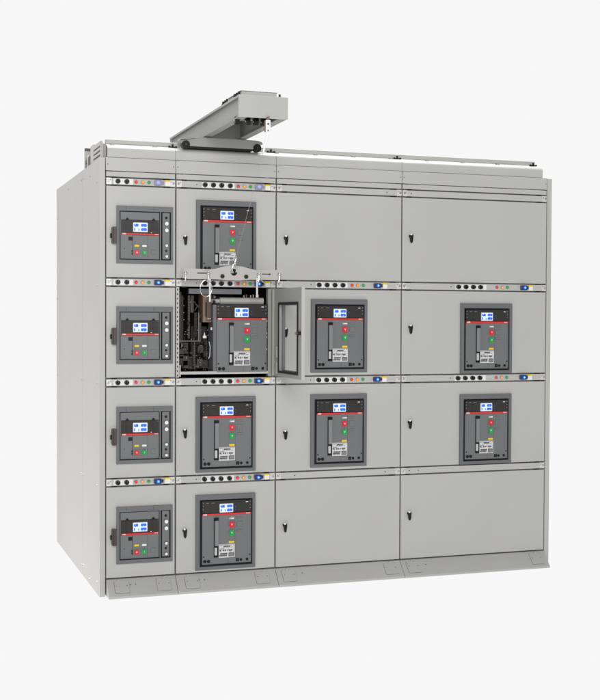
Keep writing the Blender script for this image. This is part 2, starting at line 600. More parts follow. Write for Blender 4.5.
def small_bezel():
    m = MB()
    b, h = SMALL['b'], SMALL['h']
    m.holeplate(b[0], b[1], b[2], b[3], h[0], h[1], h[2], h[3], -0.014, 0.010, BEZEL)
    for x in (0.113, 0.270):
        m.box(x, x + 0.0012, -0.0146, -0.0135, h[3] + 0.003, b[3] - 0.003, RUB)
    m.box(0.3065, 0.3125, -0.010, 0.008, h[2], h[3], FACE)
    return m


def side_knob():
    m = MB()
    m.rrect(0.031, 0.0575, 0.190, 0.284, 0.008, -0.034, -0.004, BROWN)
    m.box(0.0380, 0.0400, -0.0352, -0.0335, 0.196, 0.278, BLACK)
    m.cyl((-0.012, 0.235), 0.013, 0.024, 0.0335, BLACK, axis='x', n=14)
    m.box(0.036, 0.056, -0.005, 0.001, 0.20, 0.275, BLACK)
    return m


for ci, sec in enumerate(secs):
    W = COLX[ci + 1] - COLX[ci]
    for r in (1, 2, 3, 4):
        if (ci, r) == (1, 2):
            continue
        z0, z1 = BASE[r] + G, TOP[r] - G
        m = MB()
        kind = has.get((ci, r))
        if kind is None:
            m.box(G, W - G, 0.0, 0.02, z0, z1, PAINT)
            d = part('door', m, sec, bevel=0.002)
        else:
            h = BIG['h'] if kind == 'b' else SMALL['h']
            ox, oz = BIGOFF[ci] if kind == 'b' else (0, 0)
            q = 0.004
            m.holeplate(G, W - G, z0, z1, h[0] + ox - q, h[1] + ox + q, h[2] + oz + BASE[r] - q, h[3] + oz + BASE[r] + q, 0.0, 0.02, PAINT)
            d = part('door', m, sec, bevel=0.002)
            if kind == 'b':
                part('bezel', big_bezel, d, (ox, 0, oz + BASE[r]), key='bb', bevel=0.0022)
            else:
                part('bezel', small_bezel, d, (0, 0, BASE[r]), key='sb', bevel=0.002)
                bp = MB()
                def bpan():
                    m = MB()
                    m.box(0.3215, 0.3635, -0.006, 0.012, 0.109, 0.371, FACE)
                    m.cyl((0.343, 0.343), 0.0075, -0.009, -0.005, BLACK, n=18)
                    m.cyl((0.343, 0.157), 0.0065, -0.010, -0.005, BLACK, n=18)
                    return m
                part('button_panel', bpan, d, (0, 0, BASE[r]), key='bpan', bevel=0.001)
                for zz in (0.310, 0.272, 0.186, 0.125):
                    rr = 0.0125 if zz > 0.2 else 0.0095
                    part('push_button', (lambda rr=rr: MB().cyl((0, 0), rr, -0.012, -0.005, BEZEL, n=20).cyl((0, 0), rr - 0.0015, -0.019, -0.011, WHITE, n=20, r2=rr - 0.003)),
                         d, (0.344, 0, BASE[r] + zz), key='pb%.4f' % rr, bevel=0.0012)
                part('door_handle', side_knob, d, (0, 0, BASE[r]), key='sknob', bevel=0.0025)
        if ci > 0:
            part('door_handle', lock, d, ((0.051, 0.055, 0.055)[ci - 1] + 0.003, 0, BASE[r] + LOCKZ[(ci, r)]), key='lock', bevel=0.0012)
        if ci == 1 and r > 1:   # lightly embossed rings beside the bezel
            def ring():
                m = MB()
                for k in (0, 1):
                    m.tube([(0.515 + 0.021 * math.cos(t), 0.0002, 0.055 + 0.052 * k + 0.021 * math.sin(t)) for t in [i * PI / 10 for i in range(20)]], 0.0007, PAINT, n=6, closed=True)
                return m
            part('embossed_ring', ring, d, (0, 0, BASE[r]), key='ring')

# ------------------------------------------------------------------ the open door
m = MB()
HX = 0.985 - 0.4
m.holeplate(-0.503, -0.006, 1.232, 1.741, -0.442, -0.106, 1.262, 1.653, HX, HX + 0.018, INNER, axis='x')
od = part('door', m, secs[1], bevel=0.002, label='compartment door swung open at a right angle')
# door edge strip, in the undarkened outside paint
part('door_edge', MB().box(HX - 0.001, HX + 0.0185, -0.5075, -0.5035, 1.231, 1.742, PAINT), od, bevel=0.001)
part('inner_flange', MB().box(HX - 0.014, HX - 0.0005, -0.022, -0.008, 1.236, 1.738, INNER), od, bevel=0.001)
m = MB()
m.holeplate(-0.449, -0.100, 1.255, 1.660, -0.436, -0.112, 1.268, 1.647, HX - 0.006, HX - 0.0004, RUB, axis='x')
part('rubber_trim', m, od, bevel=0.001)
m = MB()
m.holeplate(-0.462, -0.086, 1.242, 1.673, -0.432, -0.116, 1.272, 1.643, HX + 0.0185, HX + 0.034, BEZEL, axis='x')
part('bezel', m, od, bevel=0.001)
m = MB()
m.box(HX - 0.014, HX - 0.0005, -0.492, -0.466, 1.477, 1.497, BLACK)
m.cyl((-0.452, 1.487), 0.009, HX - 0.018, HX - 0.0065, STEEL, axis='x', n=14)
part('latch', m, od, bevel=0.001)
for z in (1.282, 1.374):
    part('hinge', MB().box(HX - 0.010, HX - 0.0065, -0.099, -0.080, z - 0.032, z + 0.032, SHIELD), od, bevel=0.003)

# ------------------------------------------------------------------ compartment interior (parts of the second section)
S2 = secs[1]
m = MB()
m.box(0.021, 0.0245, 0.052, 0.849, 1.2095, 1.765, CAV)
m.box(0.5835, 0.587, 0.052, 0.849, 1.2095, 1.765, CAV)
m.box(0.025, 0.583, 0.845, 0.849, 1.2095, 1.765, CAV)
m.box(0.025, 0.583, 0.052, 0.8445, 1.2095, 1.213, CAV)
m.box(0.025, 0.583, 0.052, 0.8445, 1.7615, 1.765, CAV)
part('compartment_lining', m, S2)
m = MB()
m.box(0.003, 0.021, 0.004, 0.049, 1.2285, 1.7445, PAINT)
for i in range(20):
    z = 1.240 + i * 0.0258
    m.box(0.009, 0.0135, 0.0030, 0.0045, z - 0.0055, z + 0.0055, RUB)
part('perforated_post', m, S2, bevel=0.0)
m = MB()
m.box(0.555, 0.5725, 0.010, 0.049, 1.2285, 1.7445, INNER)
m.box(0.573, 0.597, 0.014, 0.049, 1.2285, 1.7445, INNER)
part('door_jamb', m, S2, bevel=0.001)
m = MB()
m.box(0.026, 0.554, 0.006, 0.40, 1.246, 1.254, BRIGHT)
m.box(0.026, 0.554, 0.004, 0.006, 1.249, 1.262, SHIELD)
m.box(0.024, 0.030, 0.003, 0.02, 1.232, 1.30, BRIGHT)
part('slide_tray', m, S2, bevel=0.001)
part('top_rail', MB().box(0.085, 0.40, 0.03, 0.06, 1.708, 1.738, BEZEL), S2, bevel=0.002)
part('insulator_block', MB().box(0.172, 0.222, 0.05, 0.16, 1.545, 1.718, TAN).box(0.223, 0.228, 0.06, 0.16, 1.55, 1.70, BROWN)
     .box(0.1935, 0.2195, 0.0465, 0.0499, 1.552, 1.712, TAN2)
     .box(0.186, 0.194, 0.0440, 0.0464, 1.575, 1.66, BLACK).cyl((0.202, 1.565), 0.0045, 0.040, 0.0464, PLATE, n=10).cyl((0.213, 1.565), 0.0045, 0.040, 0.0464, PLATE, n=10), S2, bevel=0.002)
# vertical bars, crossbar, chain-like linkage, cables and small fittings
part('busbar', MB().box(0.108, 0.128, 0.09, 0.13, 1.60, 1.70, DARKG), S2, bevel=0.001)
part('busbar', MB().box(0.045, 0.062, 0.12, 0.16, 1.42, 1.72, DARKG), S2, bevel=0.001)
part('busbar', MB().box(0.075, 0.088, 0.18, 0.22, 1.40, 1.70, DARKM), S2, bevel=0.001)
part('busbar', MB().box(0.156, 0.168, 0.07, 0.10, 1.43, 1.544, DARKG), S2, bevel=0.001)
part('crossbar', MB().box(0.028, 0.160, 0.06, 0.075, 1.433, 1.439, DARKS), S2, bevel=0.001)
m = MB()
for i in range(9):
    z = 1.40 - i * 0.013
    m.box(0.120, 0.134, 0.07, 0.082, z, z + 0.008, DARKG)
m.box(0.1265, 0.1285, 0.072, 0.08, 1.27, 1.43, DARKS)
part('drive_chain', m, S2)
rr = random.Random(3)
for i in range(9):
    x0 = 0.03 + 0.022 * i
    pts = [Vector((x0, 0.12 + 0.02 * (i % 3), 1.262 + 0.006 * (i % 4)))]
    for k in range(6):
        pts.append(pts[-1] + Vector((rr.uniform(-0.012, 0.022), rr.uniform(-0.02, 0.03), rr.uniform(0.008, 0.028))))
    part('cable', MB().tube(pts, rr.uniform(0.003, 0.006), DARKG if i % 3 else BROWN, n=8), S2)
for i, (x, z, hh) in enumerate([(0.035, 1.31, 0.05), (0.07, 1.335, 0.03), (0.10, 1.30, 0.06), (0.15, 1.31, 0.045), (0.185, 1.30, 0.05), (0.16, 1.385, 0.04), (0.19, 1.36, 0.035), (0.045, 1.375, 0.03)]):
    part('mechanism_block', MB().box(x, x + 0.034, 0.10 + 0.01 * (i % 3), 0.16, z - hh / 2, z + hh / 2, DARKG if i % 2 else DARKM).cyl((x + 0.017, z), 0.006, 0.09 + 0.01 * (i % 3), 0.105 + 0.01 * (i % 3), DARKS if i in (1, 3, 6) else DARKG, n=10), S2, bevel=0.0015)
part('handle_bar', MB().tube([(0.207, 0.05, 1.335), (0.213, 0.045, 1.35), (0.215, 0.045, 1.40), (0.210, 0.05, 1.432)], 0.0048, STEEL, n=10), S2)
part('tie_rod', MB().tube([(0.150, 0.06, 1.44), (0.150, 0.06, 1.60)], 0.0045, DARKS, n=10), S2)
part('spring', MB().tube([(0.195 + 0.006 * math.cos(t * 0.9), 0.05 + 0.006 * math.sin(t * 0.9), 1.33 + 0.0022 * t) for t in range(50)], 0.0014, DARKS, n=6), S2)
part('bracket', MB().box(0.176, 0.196, 0.06, 0.066, 1.452, 1.466, WHITE).prism([(0.180, 1.466), (0.190, 1.466), (0.185, 1.487)], 0.06, 0.066, BRIGHT, 'y'), S2)
part('screw', MB().box(0.214, 0.222, 0.03, 0.036, 1.50, 1.515, WHITE), S2)
for (x, z) in ((0.082, 1.475), (0.070, 1.49), (0.066, 1.476), (0.105, 1.447), (0.075, 1.345), (0.118, 1.352), (0.138, 1.352), (0.10, 1.285), (0.18, 1.31), (0.086, 1.50), (0.060, 1.60), (0.061, 1.64), (0.061, 1.56), (0.098, 1.66), (0.141, 1.50), (0.05, 1.30), (0.07, 1.27), (0.155, 1.34), (0.165, 1.285), (0.19, 1.27), (0.045, 1.40), (0.202, 1.50), (0.205, 1.47)):
    part('screw', lambda: MB().ball((0, 0, 0), 0.0035, STEEL, n=8), S2, (x, 0.055, z), key='bead')
m = MB()
for i in range(6):
    z = 1.690 - i * 0.026
    m.cyl((0.238, z), 0.006, 0.030, 0.05, DARKS if i % 2 == 0 else BLACK, n=12)
    m.box(0.231, 0.245, 0.05, 0.058, z - 0.010, z + 0.010, DARKG)
part('terminal_strip', m, S2)

# rack frames, slotted plates and wiring deeper inside
def slotted(x0, x1, y0, z0, z1, mt, step):
    m = MB()
    m.box(x0, x1, y0, y0 + 0.006, z0, z1, mt)
    z = z0 + step * 0.4
    while z + step * 0.4 < z1:
        m.box(x0 + (x1 - x0) * 0.3, x1 - (x1 - x0) * 0.3, y0 - 0.0012, y0 - 0.0002, z, z + step * 0.4, RUB)
        z += step
    return m


part('rack_plate', slotted(0.030, 0.052, 0.10, 1.45, 1.72, DARKM, 0.022), S2, bevel=0.001)
part('rack_plate', slotted(0.092, 0.104, 0.085, 1.45, 1.70, DARKG, 0.016), S2, bevel=0.001)
part('rack_plate', slotted(0.134, 0.150, 0.10, 1.46, 1.60, DARKM, 0.02), S2, bevel=0.001)
part('rack_plate', slotted(0.030, 0.115, 0.17, 1.36, 1.425, DARKG, 0.02), S2, bevel=0.001)
part('rack_plate', slotted(0.135, 0.235, 0.19, 1.27, 1.52, DARKM, 0.025), S2, bevel=0.001)
r2 = random.Random(21)
for i in range(16):
    x, z = r2.uniform(0.03, 0.215), r2.uniform(1.27, 1.43)
    wq, hq = r2.uniform(0.008, 0.03), r2.uniform(0.006, 0.022)
    part('mechanism_block', MB().box(x, x + wq, 0.09 + 0.003 * i, 0.15, z, z + hq, (DARKG, DARKM, BROWN, DARKS)[i % 4]), S2, bevel=0.001)
for i in range(12):
    x0, z0 = r2.uniform(0.035, 0.22), r2.uniform(1.30, 1.70)
    pts = [Vector((x0, 0.085, z0))]
    for k in range(7):
        pts.append(pts[-1] + Vector((r2.uniform(-0.014, 0.014), r2.uniform(-0.004, 0.01), -r2.uniform(0.006, 0.02))))
        if pts[-1].z < 1.262: pts[-1].z = 1.262
    part('cable', MB().tube(pts, r2.uniform(0.0016, 0.0032), (DARKG, BROWN, BLACK)[i % 3], n=8), S2)

# ------------------------------------------------------------------ large circuit breakers
def bk_body():
    m = MB()
    m.box(0.1575, 0.4515, -0.002, 0.045, 0.0455, 0.329, FACE)
    m.box(0.1575, 0.4515, 0.002, 0.045, 0.3395, 0.412, BLACK)
    return m


def bk_upper():
    m = MB()
    m.box(0.158, 0.451, -0.003, 0.0015, 0.3425, 0.4125, SMOKE)
    for x0, x1 in ((0.170, 0.205), (0.2055, 0.2445), (0.362, 0.436)):
        m.box(x0 + 0.0015, x1 - 0.0015, -0.0042, -0.0028, 0.3445, 0.404, SMOKE)
    for z in (0.365, 0.385, 0.402):
        m.cyl((0.1635, z), 0.003, -0.0045, -0.002, FACE2, n=8)
        m.cyl((0.4450, z), 0.003, -0.0045, -0.002, FACE2, n=8)
    m.box(0.182, 0.196, -0.0046, -0.0040, 0.3995, 0.402, FACE2)
    m.box(0.212, 0.232, -0.0046, -0.0040, 0.3995, 0.402, FACE2)
    m.box(0.418, 0.432, -0.0048, -0.0040, 0.3985, 0.4025, WHITE)
    m.cyl((0.3575, 0.374), 0.0025, -0.0050, -0.002, LCDB, n=8)
    m.cyl((0.3575, 0.359), 0.0020, -0.0050, -0.002, LCDB, n=8)
    return m


def bk_screen():
    m = MB()
    m.rrect(0.2595, 0.342, 0.3435, 0.3955, 0.004, -0.006, -0.003, PLATE)
    m.rrect(0.2625, 0.3390, 0.3465, 0.3925, 0.003, -0.0075, -0.004, LCD)
    for x, z, n in ((0.266, 0.3725, 3), (0.304, 0.3725, 4), (0.304, 0.3500, 4)):
        m.rrect(x, x + 0.0085 * n - 0.001 + (3 - n) * 0.0, z, z + 0.0155, 0.005, -0.0082, -0.007, LCDB)
        for k in (n // 2,):
            m.box(x + 0.0085 * k - 0.0012, x + 0.0085 * k + 0.0004, -0.0086, -0.0080, z + (0.007 if k % 2 else 0.0), z + (0.0155 if k % 2 else 0.007), LCD)
    m.rrect(0.266, 0.2725, 0.3500, 0.3655, 0.002, -0.0082, -0.007, LCDB)
    m.rrect(0.2905, 0.2955, 0.3500, 0.3620, 0.0015, -0.0082, -0.007, LCDB)
    return m


def bk_band():
    m = MB()
    m.box(0.158, 0.4512, -0.0055, 0.002, 0.3295, 0.3390, REDB)
    m.text('ABB', 0.1735, 0.3343, 0.0120, -0.0058, WHITE, 1.1)
    m.text('SACE', 0.4310, 0.3343, 0.0080, -0.0058, WHITE, 1.2)
    return m


def bk_lever():
    m = MB()
    m.box(0.2265, 0.2545, -0.0030, -0.0005, 0.0840, 0.3150, RUB)
    m.rrect(0.2310, 0.2530, 0.152, 0.298, 0.003, -0.0110, -0.002, FACE2)
    m.box(0.2295, 0.2535, -0.0130, -0.0025, 0.2990, 0.3140, BLACK)
    m.rrect(0.2300, 0.2440, 0.098, 0.1420, 0.003, -0.0125, -0.002, PLATE)
    m.box(0.2445, 0.2540, -0.0080, -0.0025, 0.0850, 0.1510, BLACK)
    m.box(0.2295, 0.2440, -0.0080, -0.0025, 0.0850, 0.0960, BLACK)
    return m


def bk_sticker():
    m = MB()
    rd = random.Random(11)
    m.box(0.2555, 0.3520, -0.0045, -0.0015, 0.0810, 0.1595, STICK)
    m.box(0.2570, 0.3505, -0.0049, -0.0044, 0.1560, 0.1575, INK)
    m.box(0.2570, 0.3505, -0.0049, -0.0044, 0.1275, 0.1283, INK)
    for z, h, a, b, dens in ((0.1490, 0.0022, 0.258, 0.282, 0.8), (0.1425, 0.0085, 0.284, 0.324, 0.97), (0.1390, 0.0022, 0.260, 0.345, 0.6), (0.1500, 0.002, 0.325, 0.349, 0.7),
                              (0.1310, 0.003, 0.258, 0.290, 0.8), (0.1185, 0.0085, 0.260, 0.300, 0.85), (0.1185, 0.0085, 0.306, 0.340, 0.85), (0.1145, 0.002, 0.258, 0.349, 0.6),
                              (0.1000, 0.0080, 0.264, 0.308, 0.97), (0.0905, 0.0080, 0.260, 0.306, 0.97), (0.0860, 0.0020, 0.258, 0.306, 0.7)):
        x = a
        while x < b - 0.0015:
            wdt = rd.uniform(0.0015, 0.0050)
            if rd.random() < dens:
                m.box(x, min(b, x + wdt), -0.0049, -0.0044, z, z + h, INK)
            x += wdt + 0.0008
    m.box(0.3150, 0.3480, -0.0049, -0.0044, 0.0860, 0.1090, DARKG)
    m.box(0.3180, 0.3450, -0.0053, -0.0048, 0.0890, 0.1060, FACE2)
    return m


def bk_red():
    m = MB()
    m.rrect(0.3170, 0.3490, 0.2545, 0.2905, 0.003, -0.0035, -0.001, FACE2)
    m.rrect(0.3190, 0.3470, 0.2560, 0.2885, 0.003, -0.0110, -0.002, RED)
    m.text('V', 0.3330, 0.2720, 0.0150, -0.0113, WHITE)
    return m


def bk_green():
    m = MB()
    m.rrect(0.3170, 0.3490, 0.2045, 0.2410, 0.003, -0.0035, -0.001, FACE2)
    m.rrect(0.3190, 0.3470, 0.2060, 0.2390, 0.003, -0.0110, -0.002, GREEN)
    m.text('V', 0.3330, 0.2230, 0.0150, -0.0113, WHITE)
    return m


def bk_window():
    return MB().rrect(0.3190, 0.3490, 0.3030, 0.3120, 0.002, -0.0040, -0.001, PLATE).box(0.330, 0.3475, -0.0046, -0.0035, 0.3045, 0.3105, WHITE)


def bk_flag():
    return MB().rrect(0.3165, 0.3490, 0.1640, 0.1755, 0.0015, -0.0045, -0.001, YELLOW)


def bk_lower():
    m = MB()
    m.box(0.2120, 0.3580, -0.0035, -0.001, 0.0485, 0.0785, FACE)
    m.box(0.3110, 0.3118, -0.0040, -0.003, 0.0485, 0.0785, RUB)
    for x in (0.173, 0.1955):
        m.cyl((x, 0.064), 0.0095, -0.0050, -0.0015, BLACK, n=18)
    m.box(0.1850, 0.2030 - 0.01, -0.0046, -0.0015, 0.0600, 0.0680, BLACK)
    m.box(0.3590, 0.3780, -0.0050, -0.0015, 0.0545, 0.0730, BLACK)
    m.box(0.3675, 0.3690, -0.0054, -0.0048, 0.0560, 0.0720, DARKG)
    m.box(0.3610, 0.3760, -0.0054, -0.0048, 0.0632, 0.0646, DARKG)
    m.cyl((0.390, 0.0635), 0.0080, -0.0050, -0.0015, BLACK, n=18)
    m.cyl((0.427, 0.0640), 0.0080, -0.0050, -0.0015, BLACK, n=18)
    m.cyl((0.166, 0.0910), 0.0042, -0.0035, -0.0015, RUB, n=12)
    m.cyl((0.443, 0.0910), 0.0042, -0.0035, -0.0015, RUB, n=12)
    return m


def bk_cover():
    """slightly raised shells and the outlined blanking caps on the right"""
    m = MB()
    m.box(0.2550, 0.3130, -0.0028, -0.0012, 0.1620, 0.3270, FACE)
    m.box(0.3535, 0.3540, -0.0026, -0.0012, 0.0800, 0.3270, RUB)
    for (z0, z1) in ((0.3030, 0.3140), (0.2550, 0.2890), (0.2280, 0.2420)):
        m.rrect(0.3640, 0.3990, z0, z1, 0.003, -0.0026, -0.001, INK)
        m.rrect(0.3648, 0.3982, z0 + 0.0008, z1 - 0.0008, 0.003, -0.0036, -0.001, FACE)
    return m


def bk_surround():
    b = BIG['h']
    m = MB()
    m.holeplate(b[0] + 0.0006, b[1] - 0.0006, b[2] + 0.0006, b[3] - 0.0006, 0.1565, 0.4525, 0.0445, 0.4135, 0.0060, 0.046, RUB)
    return m


def big_breaker(loc, label, surround=True):
    t = thing('circuit_breaker', label, 'circuit breaker', loc, 'large withdrawable circuit breakers')
    part('housing', bk_body, t, key='b0', bevel=0.0015)
    if surround:
        part('surround', bk_surround, t, key='b1')
    up_ = part('upper_panel', bk_upper, t, key='b2')
    part('display_screen', bk_screen, up_, key='b3')
    part('brand_band', bk_band, t, key='b4')
    part('charging_lever', bk_lever, t, key='b5', bevel=0.0005)
    part('rating_plate', bk_sticker, t, key='b6')
    part('open_button', bk_red, t, key='b7', label='red push button')
    part('close_button', bk_green, t, key='b8', label='green push button')
    part('position_window', bk_window, t, key='b9')
    part('spring_flag', bk_flag, t, key='b10', label='yellow indicator flag')
    part('lower_plate', bk_lower, t, key='b11')
    part('blanking_cap', bk_cover, t, key='b12')
    return t


big_breaker((0.4, 0.0, BASE[1]), 'large grey circuit breaker partly hidden behind the lifting yoke, below the crane')
ob = big_breaker((0.4827, 0.004, 1.2085), 'large grey circuit breaker exposed in the open compartment, without a bezel round it', surround=False)
ob.scale = (1.024, 1.0, 1.065)
m = MB()
m.box(0.1370, 0.1565, 0.004, 0.12, 0.0455, 0.4105, BEZEL)
m.box(0.1590, 0.4520, 0.046, 0.36, 0.0455, 0.3950, DARKG)
for z in (0.10, 0.20, 0.30, 0.37):
    m.cyl((0.1465, z), 0.003, 0.002, 0.006, FACE2, n=8)
part('side_plate', m, ob, bevel=0.0015)
part('arc_chute_cover', MB().cyl((0.065, 0.4325), 0.0190, 0.190, 0.448, SHIELD, axis='x', n=28).cyl((0.065, 0.4310), 0.013, 0.140, 0.1895, SHIELD, axis='x', n=28)
     .box(0.190, 0.448, 0.066, 0.14, 0.4135, 0.4485, SHIELD), ob, bevel=0.001)
m = MB()
for i, x in enumerate((0.352, 0.368, 0.392, 0.408, 0.425, 0.440)):
    m.cyl((x, 0.13), 0.005, 0.449, 0.466 + 0.004 * (i % 2), (STEEL, TAN, STEEL)[i % 3], axis='z', n=10)
part('auxiliary_terminals', m, ob)
m = MB()
for i in range(14):
    z = 0.12 + i * 0.022
    m.box(0.4525, 0.4575, 0.01, 0.03, z, z + 0.010, BRIGHT if i in (2, 5, 6, 9) else DARKG)
part('side_contacts', m, ob)

big_breaker((0.4, 0.0, BASE[3]), 'large grey circuit breaker directly under the open compartment')
big_breaker((0.4, 0.0, BASE[4]), 'large grey circuit breaker at the bottom, just above the plinth')
big_breaker((1.0985, 0.0, BASE[2] + 0.004), 'large grey circuit breaker immediately right of the swung open door')
big_breaker((1.0985, 0.0, BASE[3] + 0.004), 'large grey circuit breaker below the one beside the open door, above a blank door')
big_breaker((2.078, 0.0, BASE[2] - 0.0125), 'large grey circuit breaker in the widest section, below the topmost blank door')
big_breaker((2.078, 0.0, BASE[3] - 0.0125), 'large grey circuit breaker in the widest section, above the bottom blank door')


# ------------------------------------------------------------------ small circuit breakers
def sm_body():
    m = MB()
    m.box(0.0775, 0.3055, 0.004, 0.045, 0.1045, 0.3740, BEZEL)
    m.box(0.0840, 0.3030, -0.004, 0.0035, 0.1080, 0.2410, FACE)
    m.box(0.0840, 0.3030, -0.004, 0.0035, 0.3280, 0.3700, FACE)
    m.box(0.3058, 0.3062, 0.0, 0.045, 0.1045, 0.3740, RUB)
    m.box(0.3128, 0.3688, 0.013, 0.045, 0.1040, 0.3740, RUB)
    m.box(0.3132, 0.3165, 0.002, 0.012, 0.1060, 0.3720, RUB)
    m.box(0.0775, 0.3060, 0.0, 0.0039, 0.3715, 0.3745, RUB)
    m.box(0.0775, 0.0815, 0.0, 0.0039, 0.1040, 0.3710, RUB)
    m.box(0.0840, 0.3030, -0.002, 0.0036, 0.1040, 0.1072, RUB)
    return m


def sm_panel():
    m = MB()
    m.box(0.0885, 0.3005, -0.0055, 0.0035, 0.2525, 0.3250, SMOKE)
    for x0, x1 in ((0.0905, 0.1160), (0.1165, 0.1490), (0.2440, 0.2670), (0.2675, 0.2990)):
        m.box(x0 + 0.001, x1 - 0.001, -0.0072, -0.005, 0.2550, 0.3220, SMOKE)
    for x in (0.121, 0.271):
        m.box(x - 0.008, x + 0.008, -0.010, -0.004, 0.3255, 0.3320, BLACK)
        m.cyl((x, 0.3320), 0.0055, -0.010, -0.004, BLACK, n=12)
    m.box(0.254, 0.262, -0.0078, -0.0070, 0.2555, 0.2590, PLATE)
    m.cyl((0.296, 0.319), 0.002, -0.0080, -0.0068, FACE2, n=8)
    return m


def sm_screen():
    m = MB()
    m.rrect(0.1530, 0.2370, 0.2590, 0.3130, 0.004, -0.0085, -0.005, PLATE)
    m.rrect(0.1560, 0.2340, 0.2620, 0.3100, 0.003, -0.0100, -0.006, LCD)
    for x, z, n in ((0.159, 0.2890, 3), (0.198, 0.2890, 4), (0.198, 0.2655, 4)):
        m.rrect(x, x + 0.0085 * n - 0.001, z, z + 0.0160, 0.005, -0.0107, -0.0095, LCDB)
        for k in (n // 2,):
            m.box(x + 0.0085 * k - 0.0012, x + 0.0085 * k + 0.0004, -0.0111, -0.0105, z + (0.007 if k % 2 else 0.0), z + (0.0160 if k % 2 else 0.007), LCD)
    m.rrect(0.159, 0.1655, 0.2655, 0.2815, 0.002, -0.0107, -0.0095, LCDB)
    m.rrect(0.1835, 0.1885, 0.2655, 0.2780, 0.0015, -0.0107, -0.0095, LCDB)
    return m


def sm_band():
    m = MB()
    m.box(0.0890, 0.3010, -0.0090, 0.0035, 0.2430, 0.2515, REDB)
    m.text('ABB', 0.1020, 0.2473, 0.0105, -0.0093, WHITE, 1.1)
    m.text('SACE', 0.2870, 0.2473, 0.0075, -0.0093, WHITE, 1.1)
    return m


def sm_center():
    m = MB()
    m.box(0.1530, 0.2360, -0.0062, -0.0035, 0.1270, 0.2395, FACE)
    m.box(0.1510, 0.1528, -0.0045, -0.0035, 0.1270, 0.2395, RUB)
    m.box(0.1278, 0.1500, -0.0065, -0.0035, 0.2110, 0.2315, BLACK)
    m.box(0.1455, 0.1500, -0.0085, -0.0035, 0.1330, 0.1420, BLACK)
    m.box(0.1455, 0.1500, -0.0085, -0.0035, 0.1480, 0.1560, BLACK)
    m.box(0.2370, 0.2375, -0.0046, -0.0038, 0.1100, 0.2400, RUB)
    m.rrect(0.2570, 0.2840, 0.1350, 0.1620, 0.003, -0.0046, -0.0035, INK)
    m.rrect(0.2576, 0.2834, 0.1356, 0.1614, 0.003, -0.0056, -0.0035, FACE)
    m.cyl((0.105, 0.165), 0.0025, -0.005, -0.0035, RUB, n=8)
    return m


def sm_btn(x0, mt, txt):
    def f():
        m = MB()
        m.rrect(x0 - 0.002, x0 + 0.0280, 0.1310, 0.1580, 0.003, -0.0075, -0.005, FACE2)
        m.rrect(x0, x0 + 0.0260, 0.1325, 0.1560, 0.003, -0.0150, -0.006, mt)
        m.text(txt, x0 + 0.013, 0.1440, 0.0120, -0.0153, WHITE)
        return m
    return f


small_labels = [
    'small square circuit breaker in the topmost door of the narrow end section',
    'small square circuit breaker level with the open compartment',
    'small square circuit breaker level with the row just below the open compartment',
    'small square circuit breaker in the lowest door of the narrow end section, above the plinth',
]
for r in (1, 2, 3, 4):
    t = thing('circuit_breaker', small_labels[r - 1], 'circuit breaker', (0, 0, BASE[r]), 'small circuit breakers in the narrow section')
    part('housing', sm_body, t, key='s0', bevel=0.001)
    u = part('upper_panel', sm_panel, t, key='s1')
    part('display_screen', sm_screen, u, key='s2')
    part('brand_band', sm_band, t, key='s3')
    part('center_panel', sm_center, t, key='s4', bevel=0.0006)
    part('open_button', sm_btn(0.1615, RED, 'O'), t, key='s5', label='red push button')
    part('close_button', sm_btn(0.2055, GREEN, 'I'), t, key='s6', label='green push button')
    part('spring_flag', lambda: MB().rrect(0.1620, 0.1875, 0.1770, 0.1875, 0.002, -0.0085, -0.0055, YELLOW), t, key='s7', label='yellow indicator flag')
    part('position_window', lambda: MB().rrect(0.2055, 0.2310, 0.1770, 0.1875, 0.002, -0.0085, -0.0055, WHITE), t, key='s8')

# ------------------------------------------------------------------ guide rail along the top
t = thing('guide_rail', 'long thin grey rail running along the top of all four sections', 'rail', (0.018, 0.1, 2.541))
part('rail', MB().box(0, 2.75, 0.0, 0.03, 0.012, 0.036, CRANE), t, bevel=0.003)
for i in range(12):
    part('standoff', lambda: MB().box(0, 0.02, 0.004, 0.026, 0.0, 0.0118, CRANE), t, (0.03 + i * 0.245, 0, 0), key='so')
for x in (0.385, 0.978, 1.79, 2.735):
    part('joint_clip', lambda: MB().box(-0.026, 0.026, -0.004, -0.0005, 0.006, 0.013, BLACK).box(-0.005, 0.005, -0.006, -0.0005, 0.006, 0.026, BLACK)
         .cyl((-0.02, 0.012), 0.005, -0.008, -0.003, BLACK, n=10).cyl((0.02, 0.012), 0.005, -0.008, -0.003, BLACK, n=10), t, (x, 0, 0), key='jc')
t2 = thing('guide_rail', 'grey rail along the rear of the roof under the back end of the crane', 'rail', (0.018, 0.80, 2.476))
part('rail', MB().box(0, 2.75, 0.0, 0.03, 0.0, 0.060, CRANE), t2, bevel=0.003)

# ------------------------------------------------------------------ crane
cr = thing('hoist_crane', 'grey overhead hoist crane jutting out from the cabinet roof', 'crane', (0.565, 0.03, 2.54))
X1 = 0.262
Z0, Z1 = 0.067, 0.180
YF, YB = -0.75, 0.84
for k, x in enumerate((0.0, X1)):
    s = 1 if k == 0 else -1
    def beam():
        m = MB()
        # channel section: web with in-turned flanges and an outer step
        m.box(0.014, 0.020, YF + 0.006, YB, Z0 + 0.006, Z1 - 0.006, CRANE_SHADED)
        m.box(0.0, 0.040, YF + 0.006, YB, Z1 - 0.0055, Z1, CRANE_SHADED)
        m.box(0.0, 0.046, YF + 0.006, YB, Z0, Z0 + 0.0055, CRANE_SHADED)
        m.box(-0.004, -0.0005, YF + 0.006, YB, Z1 - 0.012, Z1, CRANE_SHADED)
        return m
    o = part('side_beam', beam, cr, (x, 0, 0), key='beam', bevel=0.0012)
    o.scale.x = s
